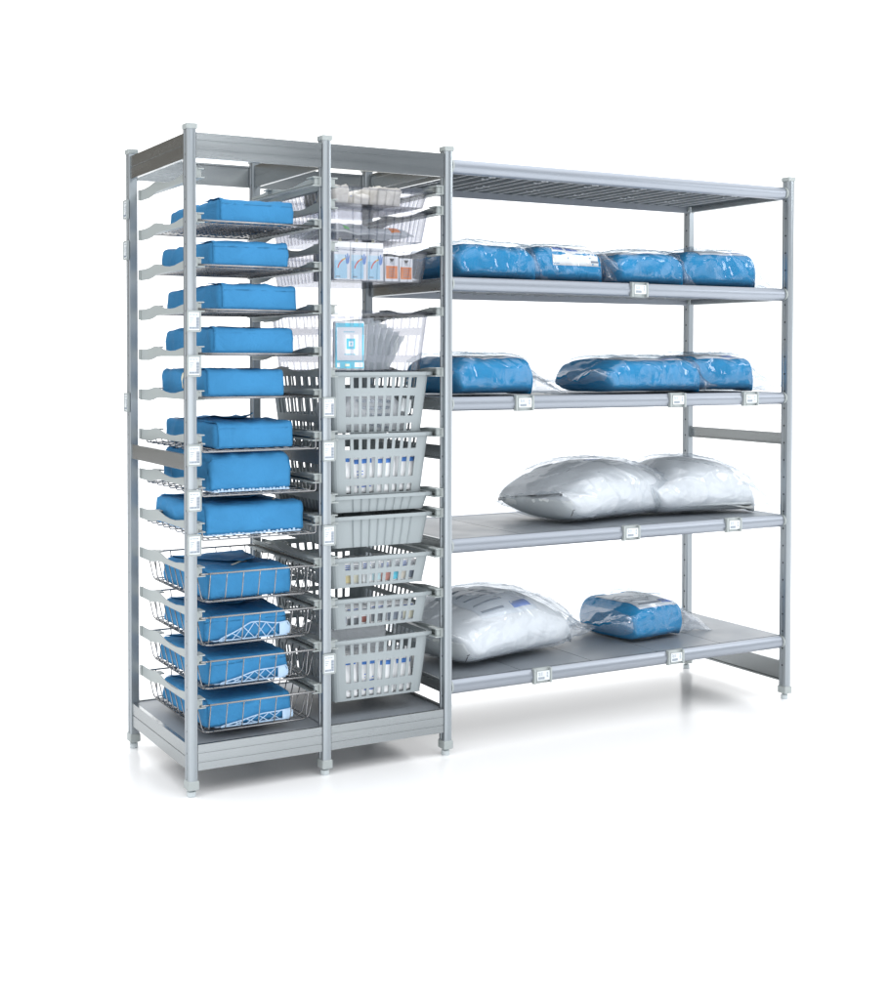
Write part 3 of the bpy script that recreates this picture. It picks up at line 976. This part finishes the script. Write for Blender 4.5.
soft_thing('paper_roll', (.516, .16, BFL[22]), (.026, .16, .10), M['paper'], 'narrow white packet leaning at the left end of the lowest grey basket', 'packet', None, (0, radians(-3), .02), 33, .004, .008)
soft_thing('white_cloth', (.64, .30, BFL[22]), (.25, .20, .205), M['white'], 'white folded cloth rising behind the packets of the lowest grey basket', 'cloth', None, (0,0,.1), 36, .010, .03)

# rows of small boxes
def small_boxes(j, cols, hh, what, group):
    zf = BFL[j]; x = .492
    for i, (w, m, lab) in enumerate(cols):
        root = empty('small_box', (x+w/2, .060+.003*(i % 3), zf), lab, 'box', group)
        hz = hh*(1-.05*((i*7) % 3))
        g = MB(); g.box(-w/2+.0008, w/2-.0008, 0, .14, 0, hz); g.build('box', M['paper'], root, bevel=.001)
        R = random.Random(i*11+j)
        g = MB(); z0 = .006+.006*R.random(); g.box(-w/2+.002, w/2-.002, -.001, .0005, z0, z0+hz*(.32+.2*R.random())); g.build('print', m, root)
        g = MB()
        for q in range(3): g.box(-w/2+.003, w/2-.004-.004*R.random(), -.0008, .0005, hz*.70+q*.006, hz*.70+q*.006+.0022)
        g.build('print', M['bink'] if i % 2 else M['ink'], root)
        x += w
dg = pmat('dark_grey_box', (.16,.18,.20), .5)
small_boxes(18, [(.036,M['lblue'],'light blue and white box at the left end of the low basket of boxes'),(.036,pmat('pale_yellow_print', (.62,.55,.32), .5),'white box with a pale yellow print in the low basket of boxes'),
 (.034,M['tape'],'white box with a beige print in the low basket of boxes'),(.034,M['card'],'plain white box in the middle of the low basket of boxes'),(.034,pmat('pale_teal', (.5,.7,.75), .5),'white box with a pale teal print in the low basket of boxes'),
 (.036,pmat('pale_red_print', (.60,.30,.26), .5),'white box with a pale red print in the low basket of boxes'),(.036,M['cyan'],'white box with a cyan print in the low basket of boxes'),(.030,M['cream'],'white box with a cream print near the right end of the low basket of boxes'),(.030,M['ink'],'white box with a dark print at the right end of the low basket of boxes')],
 .078, 'b', 'boxes in the low grey basket')
small_boxes(20, [(.050,M['ink'],'grey printed box at the left end of the second lowest basket'),(.045,dg,'dark printed box beside the red one, second lowest basket'),(.040,pmat('dull_red_print', (.30,.12,.10), .5),'box with dull red print in the second lowest basket'),
 (.060,dg,'wide dark printed box right of the red one, second lowest basket'),(.060,M['ink'],'wide grey printed box at the right of the second lowest basket'),(.045,M['tape'],'beige printed box at the right end of the second lowest basket')], .062, 'b', 'boxes in the second lowest basket')

# ------------------------------------------------------------------ film-bagged bundles on the wide shelves
def bagged(name, loc, rz, L, Wd, h, fl, fr, seed, label, white=False, sheet=None, group=None, tipdrop=.5, gusset=False, boxy=None):
    """L, Wd, h: bundle size; fl, fr: loose film beyond the left and right ends"""
    root = empty(name, loc, label, 'bagged bundle', group, rz)
    bx = boxy if boxy else (2.6 if white else 4.4)
    off = Vector((seed*2.1, seed*5.3, seed))
    a = L/2+.006
    pe, pq = (2.9, .60) if white else (8.0, .46)
    ly = bx
    def prof(x, fl_, fr_, shrink=0.):
        """half width, half height, centre height, looseness (0 on the bundle .. 1 at the sealed end)"""
        e = min(1, abs(x)/a)
        side = fl_ if x < 0 else fr_
        k = max(0, 1-e**pe)**pq
        e0 = .80
        t = max(0, (abs(x)-a*e0)/(a*(1-e0)+side)); t = min(1, t)
        if side > .02: k = max(k, (1-t)**1.05*.80)
        hw = Wd/2*(1-.10*e**4)+.006 + .016*t - .03*t*t
        if x > 0: hw *= 1-.42*t*min(1, fr_/.12)
        hh = (h/2)*k+.0012
        zs_ = h*(.44 if x < 0 else .40-.34*tipdrop*t)
        w_ = min(1, max(0, (e-.45)/.55)); w_ = w_*w_*(3-2*w_)
        zc = hh*(1-w_)+max(hh, zs_)*w_
        return hw, hh, zc, t
    def surf(x, v, fl_, fr_, inset, amp0, seedv):
        hw, hh, zc, t = prof(x, fl_, fr_)
        hw = max(.004, hw-inset); hh = max(.0008, hh-inset)
        th = 2*pi*v; c, s_ = cos(th), sin(th)
        tt = min(1, t*1.4)
        ex = 2/(ly*(1-tt)+2.0*tt)
        y = hw*math.copysign(abs(c)**ex, c); z = hh*math.copysign(abs(s_)**ex, s_)
        tw = .55*t**1.5*(1 if x > 0 else -.6)*(1 if seed % 2 else .7)
        n = Vector((0, c/hw, s_/max(hh, .01))).normalized()
        p = Vector((x, y*cos(tw)-z*sin(tw), zc+z*cos(tw)+y*sin(tw)*.6))
        return p, n, t, z, hh
    # --- bundle
    bm = bmesh.new(); nu, nv = 60, 56
    V = []
    ai = a*.985
    for i in range(nu+1):
        u = i/nu; x = -ai*cos(pi*u)*.35 + (-ai+2*ai*u)*.65
        row = []
        for j in range(nv):
            p, n, t, z, hh = surf(x, j/nv, 0, 0, .0055, 0, seed)
            q = p*(6 if white else 8)+off
            d = noise.noise(q*.7)*1.1+noise.noise(q*1.6)*.5+noise.noise(q*3.1)*.25
            rd = (1-abs(noise.noise(q*1.1+Vector((3,1,7)))))**7
            am = (.012 if white else .008)
            up = 1 if z > -hh*.5 else .2
            p += n*(d*am*.7 - rd*am*.9)*up
            p.z = max(p.z, 0.0022)
            row.append(bm.verts.new(p))
        V.append(row)
    for i in range(nu):
        for j in range(nv):
            bm.faces.new((V[i][j], V[i+1][j], V[i+1][(j+1) % nv], V[i][(j+1) % nv]))
    bm.faces.new(V[0][::-1]); bm.faces.new(V[-1])
    bmesh.ops.recalc_face_normals(bm, faces=bm.faces[:])
    tree = BVHTree.FromBMesh(bm)
    b = bm_obj('bundle', bm, M['white'] if white else M['blue2'], root)
    # --- film: a pillow tube with flat sealed ends
    xa, xb = -a-fl, a+fr
    nu, nv = 150, 110
    def film(u, v):
        x = xa+(xb-xa)*u
        p, n, t, z, hh = surf(x, v, fl, fr, .001, 0, seed)
        c, s_ = cos(2*pi*v), sin(2*pi*v)
        q = Vector((p.x*6.5, p.y*10+p.x*4, p.z*10))+off
        rd = (1-abs(noise.noise(q+Vector((c*1.2, s_*1.2, 0)))))**6
        rd2 = (1-abs(noise.noise(q*2.1+Vector((9,2,c)))))**7
        amp = .0095*(1-.5*t)
        p += n*(rd*amp+rd2*amp*.6+.002)*(1 if z > -hh*.6 else .15)
        p.z += t*t*(.034*noise.noise(Vector((p.y*11, x*8, seed*3)))+.010*noise.noise(Vector((p.y*30, x*22, seed*3))))
        p.x += .022*t*noise.noise(Vector((p.y*7, 0, seed)))*(1 if x > 0 else .5)
        if x > 0: p.y -= .05*t*t*fr/.12
        p.z = max(p.z, .0006)
        return p
    g = MB()
    V = [[g.bm.verts.new(film(i/nu, j/nv)) for j in range(nv)] for i in range(nu+1)]
    for i in range(nu):
        for j in range(nv):
            xm = xa+(xb-xa)*(i+.5)/nu
            g.mi = 1 if (xm > a*1.03 or xm < -a*1.03) else 0
            g.face((V[i][j], V[i+1][j], V[i+1][(j+1) % nv], V[i][(j+1) % nv]))
    g.build('film_bag', [M['filmw'] if white else M['film'], M['flap']], root, smooth=True)
    # --- printed sheet under the film
    if sheet:
        sx0, sx1, sy0, sy1, mode = sheet
        a0, a1 = (172, 74) if mode == 'text' else (128, 52) if mode == 'small' else (146, 50)
        def arc_ray(u, v):
            an = radians(a0+(a1-a0)*v); d = Vector((0, cos(an)*1.25, sin(an)))
            return Vector((sx0+(sx1-sx0)*u, (sy0+sy1)/2 if mode == 'small' else 0, h*.30))+d*.6, -d
        sf = arc_ray
        g = drape(tree, sf, 14, 14, .001)
        sh = g.build('label_sheet', M['paper'] if mode != 'grey' else pmat('grey_paper', (.62,.68,.75), .5), root, smooth=True, solid=.0008)
        sh.location = (0,0,.002)
        def bar(u0, u1, v0, v1, m):
            def bf(u, v): return arc_ray(u0+(u1-u0)*u, v0+(v1-v0)*v)
            g = drape(tree, bf, 6, 2, .002); q = g.build('print', m, sh, smooth=True, solid=.0006)
        R = random.Random(seed*10)
        if mode == 'text':
            for q in range(5): bar(.03+.042*q,.03+.042*q+.030,.22,.29,M['bink'])
            for q in range(5): bar(.30+.05*q,.30+.05*q+(.042 if q % 2 else .034),.22,.285,M['bink'])
            for q in range(6): bar(.06+.06*q,.06+.06*q+.045,.34,.37,M['ink'])
            bar(.78,.94,.05,.08,M['ink'])
        elif mode == 'small':
            bar(.1,.45,.35,.6,M['bink']); bar(.5,.7,.45,.55,M['bink'])
        else:
            for q in range(5): bar(.08,.08+.3+.4*R.random(),.08+.14*q,.11+.14*q,M['ink'])
            bar(.62,.92,.06,.16,M['bink'])
    if gusset:
        # pleated white paper gusset along the left sealed end
        def gf(u, v):
            y = -Wd*.45+Wd*.90*u
            return (-L/2-.4, y, .012+(h*.43-.012)*v), (1, 0, 0)
        g = drape(tree, gf, 44, 10, lambda u, v: .0012+.0010*sin(u*70+v*2)*v)
        g.build('paper_gusset', M['gusset'], root, smooth=True, solid=.001)
        g = MB(); g.tube([(-.0, 0, .0), (.006, -.003, .016)], .0016, 5); g.tube([(.004,-.002,.019),(.014,-.004,.022)], .0013, 5)
        s = g.build('staple_mark', M['hole'], root)
        hit = tree.ray_cast(Vector((-L/2+.028, -Wd, h*.17)), Vector((0,1,0)))
        s.location = (hit[0] if hit[0] else Vector((-L/2, -Wd/2, h*.2))) + Vector((-.004, -.008, 0))
    return root
S = SHELF_Z
bg = 'film wrapped bundles on the wide shelves'
bagged('bagged_bundle', (1.110, .235, S[1]), radians(3), .345, .35, .128, .03, .10, 1, 'blue bundle in clear film at left end of second shelf, behind the post', sheet=(.0,.07,-.02,.10,'small'), group=bg)
bagged('bagged_bundle', (1.432, .250, S[1]), radians(-4), .30, .34, .132, .04, .11, 2, 'film wrapped blue bundle covered by a large white printed sheet, second shelf', sheet=(-.07,.135,-.155,.14,'text'), group=bg)
bagged('bagged_bundle', (1.775, .230, S[1]), radians(4), .325, .33, .124, .06, .10, 3, 'crinkled film wrapped blue bundle above the label holder of the second shelf', sheet=(-.13,.03,-.05,.14,'grey'), group=bg)
bagged('bagged_bundle', (2.150, .255, S[1]), radians(-9), .345, .33, .145, .05, .11, 4, 'film wrapped blue bundle at right end of second shelf, tip touching the post', sheet=(-.08,.12,.0,.14,'grey'), group=bg, tipdrop=.75)
bagged('bagged_bundle', (1.105, .250, S[2]), radians(4), .325, .38, .138, .02, .16, 5, 'lone blue bundle in clear film at the left of the third shelf', sheet=(-.04,.14,-.08,.15,'grey'), group=bg, tipdrop=.7)
bagged('bagged_bundle', (1.800, .240, S[2]), radians(2), .45, .36, .130, .05, .09, 6, 'wide flat blue bundle in clear film, left one of the pair on third shelf', sheet=(-.12,.14,-.02,.16,'grey'), group=bg)
bagged('bagged_bundle', (2.165, .270, S[2]), radians(-8), .32, .34, .142, .05, .15, 7, 'blue bundle in clear film overlapping the wide one, right end of third shelf', sheet=(-.10,.10,-.02,.14,'grey'), group=bg, tipdrop=.7)
bagged('bagged_bundle', (1.675, .310, S[3]), radians(11), .63, .41, .215, .015, .05, 8, 'large white pillow in clear film with staple mark, left on the fourth shelf', white=True, sheet=(.02,.14,-.02,.10,'small'), group=bg, gusset=True, tipdrop=.2)
bagged('bagged_bundle', (2.095, .290, S[3]), radians(-5), .48, .39, .212, .015, .14, 9, 'white pillow in clear film behind the larger one, film tip touching the right post', white=True, group=bg, gusset=True, tipdrop=.6)
bagged('bagged_bundle', (1.205, .310, S[4]), radians(12), .57, .43, .232, .015, .13, 10, 'white pillow in clear film on the bottom shelf beside the post', white=True, sheet=(-.17,.08,-.02,.14,'grey'), group=bg, gusset=True, tipdrop=.35)
bagged('bagged_bundle', (1.880, .320, S[4]), radians(7), .265, .33, .148, .09, .17, 11, 'small blue bundle in clear film on the bottom shelf', sheet=(-.10,.11,-.10,.14,'grey'), group=bg, tipdrop=.6)

# ------------------------------------------------------------------ light
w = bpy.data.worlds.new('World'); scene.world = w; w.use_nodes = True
nt = w.node_tree; nt.nodes.clear(); N = nt.nodes.new; L = nt.links.new
out = N('ShaderNodeOutputWorld'); bgd = N('ShaderNodeBackground')
tc = N('ShaderNodeTexCoord')
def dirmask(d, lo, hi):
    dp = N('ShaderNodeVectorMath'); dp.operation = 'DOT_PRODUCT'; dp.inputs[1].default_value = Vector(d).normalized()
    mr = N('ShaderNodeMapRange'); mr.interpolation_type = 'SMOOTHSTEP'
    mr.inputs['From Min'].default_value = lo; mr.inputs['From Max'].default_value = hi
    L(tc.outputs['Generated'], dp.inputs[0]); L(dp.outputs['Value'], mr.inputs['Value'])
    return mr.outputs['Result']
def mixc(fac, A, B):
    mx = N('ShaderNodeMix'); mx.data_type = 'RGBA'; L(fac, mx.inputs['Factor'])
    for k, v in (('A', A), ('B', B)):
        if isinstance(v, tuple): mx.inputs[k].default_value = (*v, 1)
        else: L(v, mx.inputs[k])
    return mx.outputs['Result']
# grey surround, white lit backdrop side, unseen brightness added overhead to whiten the floor
c0 = mixc(dirmask((.50,-.86,.10), .78, .95), (.70,.70,.70), (.09,.105,.125))  # dark patch added so the front rails mirror a darker surround
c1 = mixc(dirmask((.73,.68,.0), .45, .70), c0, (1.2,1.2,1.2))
c1 = mixc(dirmask((-.40,.91,.12), .90, .97), c1, (.11,.095,.075))  # warm dark patch added to darken reflections in the left side rails
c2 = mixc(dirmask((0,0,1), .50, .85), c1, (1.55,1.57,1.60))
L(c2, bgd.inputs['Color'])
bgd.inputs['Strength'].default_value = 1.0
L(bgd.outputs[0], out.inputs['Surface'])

def area(name, loc, target, sx, sy, power, col=(1,1,1)):
    l = bpy.data.lights.new(name, 'AREA'); l.shape = 'RECTANGLE'; l.size = sx; l.size_y = sy; l.energy = power; l.color = col
    o = bpy.data.objects.new(name, l); COL.objects.link(o)
    o.location = loc
    d = Vector(target)-Vector(loc)
    o.rotation_euler = d.to_track_quat('-Z', 'Y').to_euler()
    return o
area('front_softbox', (1.3, -3.8, 3.4), (1.4, .2, 1.0), 1.2, .9, 16, (.97,.985,1))
area('side_softbox', (4.6, -2.4, 2.8), (1.6, .2, .9), .8, 1.2, 16, (.97,.985,1))
area('added_low_fill', (.4, -5.0, 1.1), (1.1, .2, .0), 4.5, 1.6, 30, (.98,.99,1))  # added lamp, lifts the floor shadow under the rack
area('added_right_fill', (5.4, -2.2, .6), (1.3, .2, .05), 4.0, 2.0, 12, (.98,.99,1))  # added lamp, lightens the floor beneath the shelves from the right

# ------------------------------------------------------------------ camera
cam = bpy.data.cameras.new('camera'); co = bpy.data.objects.new('camera', cam); COL.objects.link(co)
R = Vector((.86904991,-.49472142,.00172266)); U = Vector((.01070876,.0222925,.99969414)); Fw = Vector((.49460851,.86876565,-.02467114))
mt = Matrix(((R.x,U.x,-Fw.x,-1.33147613),(R.y,U.y,-Fw.y,-3.86501067),(R.z,U.z,-Fw.z,1.31486328),(0,0,0,1)))
co.matrix_world = mt
cam.sensor_fit = 'HORIZONTAL'; cam.sensor_width = 36
cam.lens = 36*1355.82/889
cam.shift_x = (444.5-445.007)/889; cam.shift_y = (389.88-500)/889
cam.clip_start = .05; cam.clip_end = 500
scene.camera = co

scene.view_settings.view_transform = 'Standard'; scene.view_settings.look = 'None'
scene.view_settings.exposure = .66; scene.view_settings.gamma = 1
scene.cycles.max_bounces = 10; scene.cycles.transparent_max_bounces = 32
scene.cycles.diffuse_bounces = 4; scene.cycles.glossy_bounces = 4
scene.cycles.caustics_reflective = False; scene.cycles.caustics_refractive = False
scene.cycles.use_denoising = True
scene.cycles.sample_clamp_indirect = 6
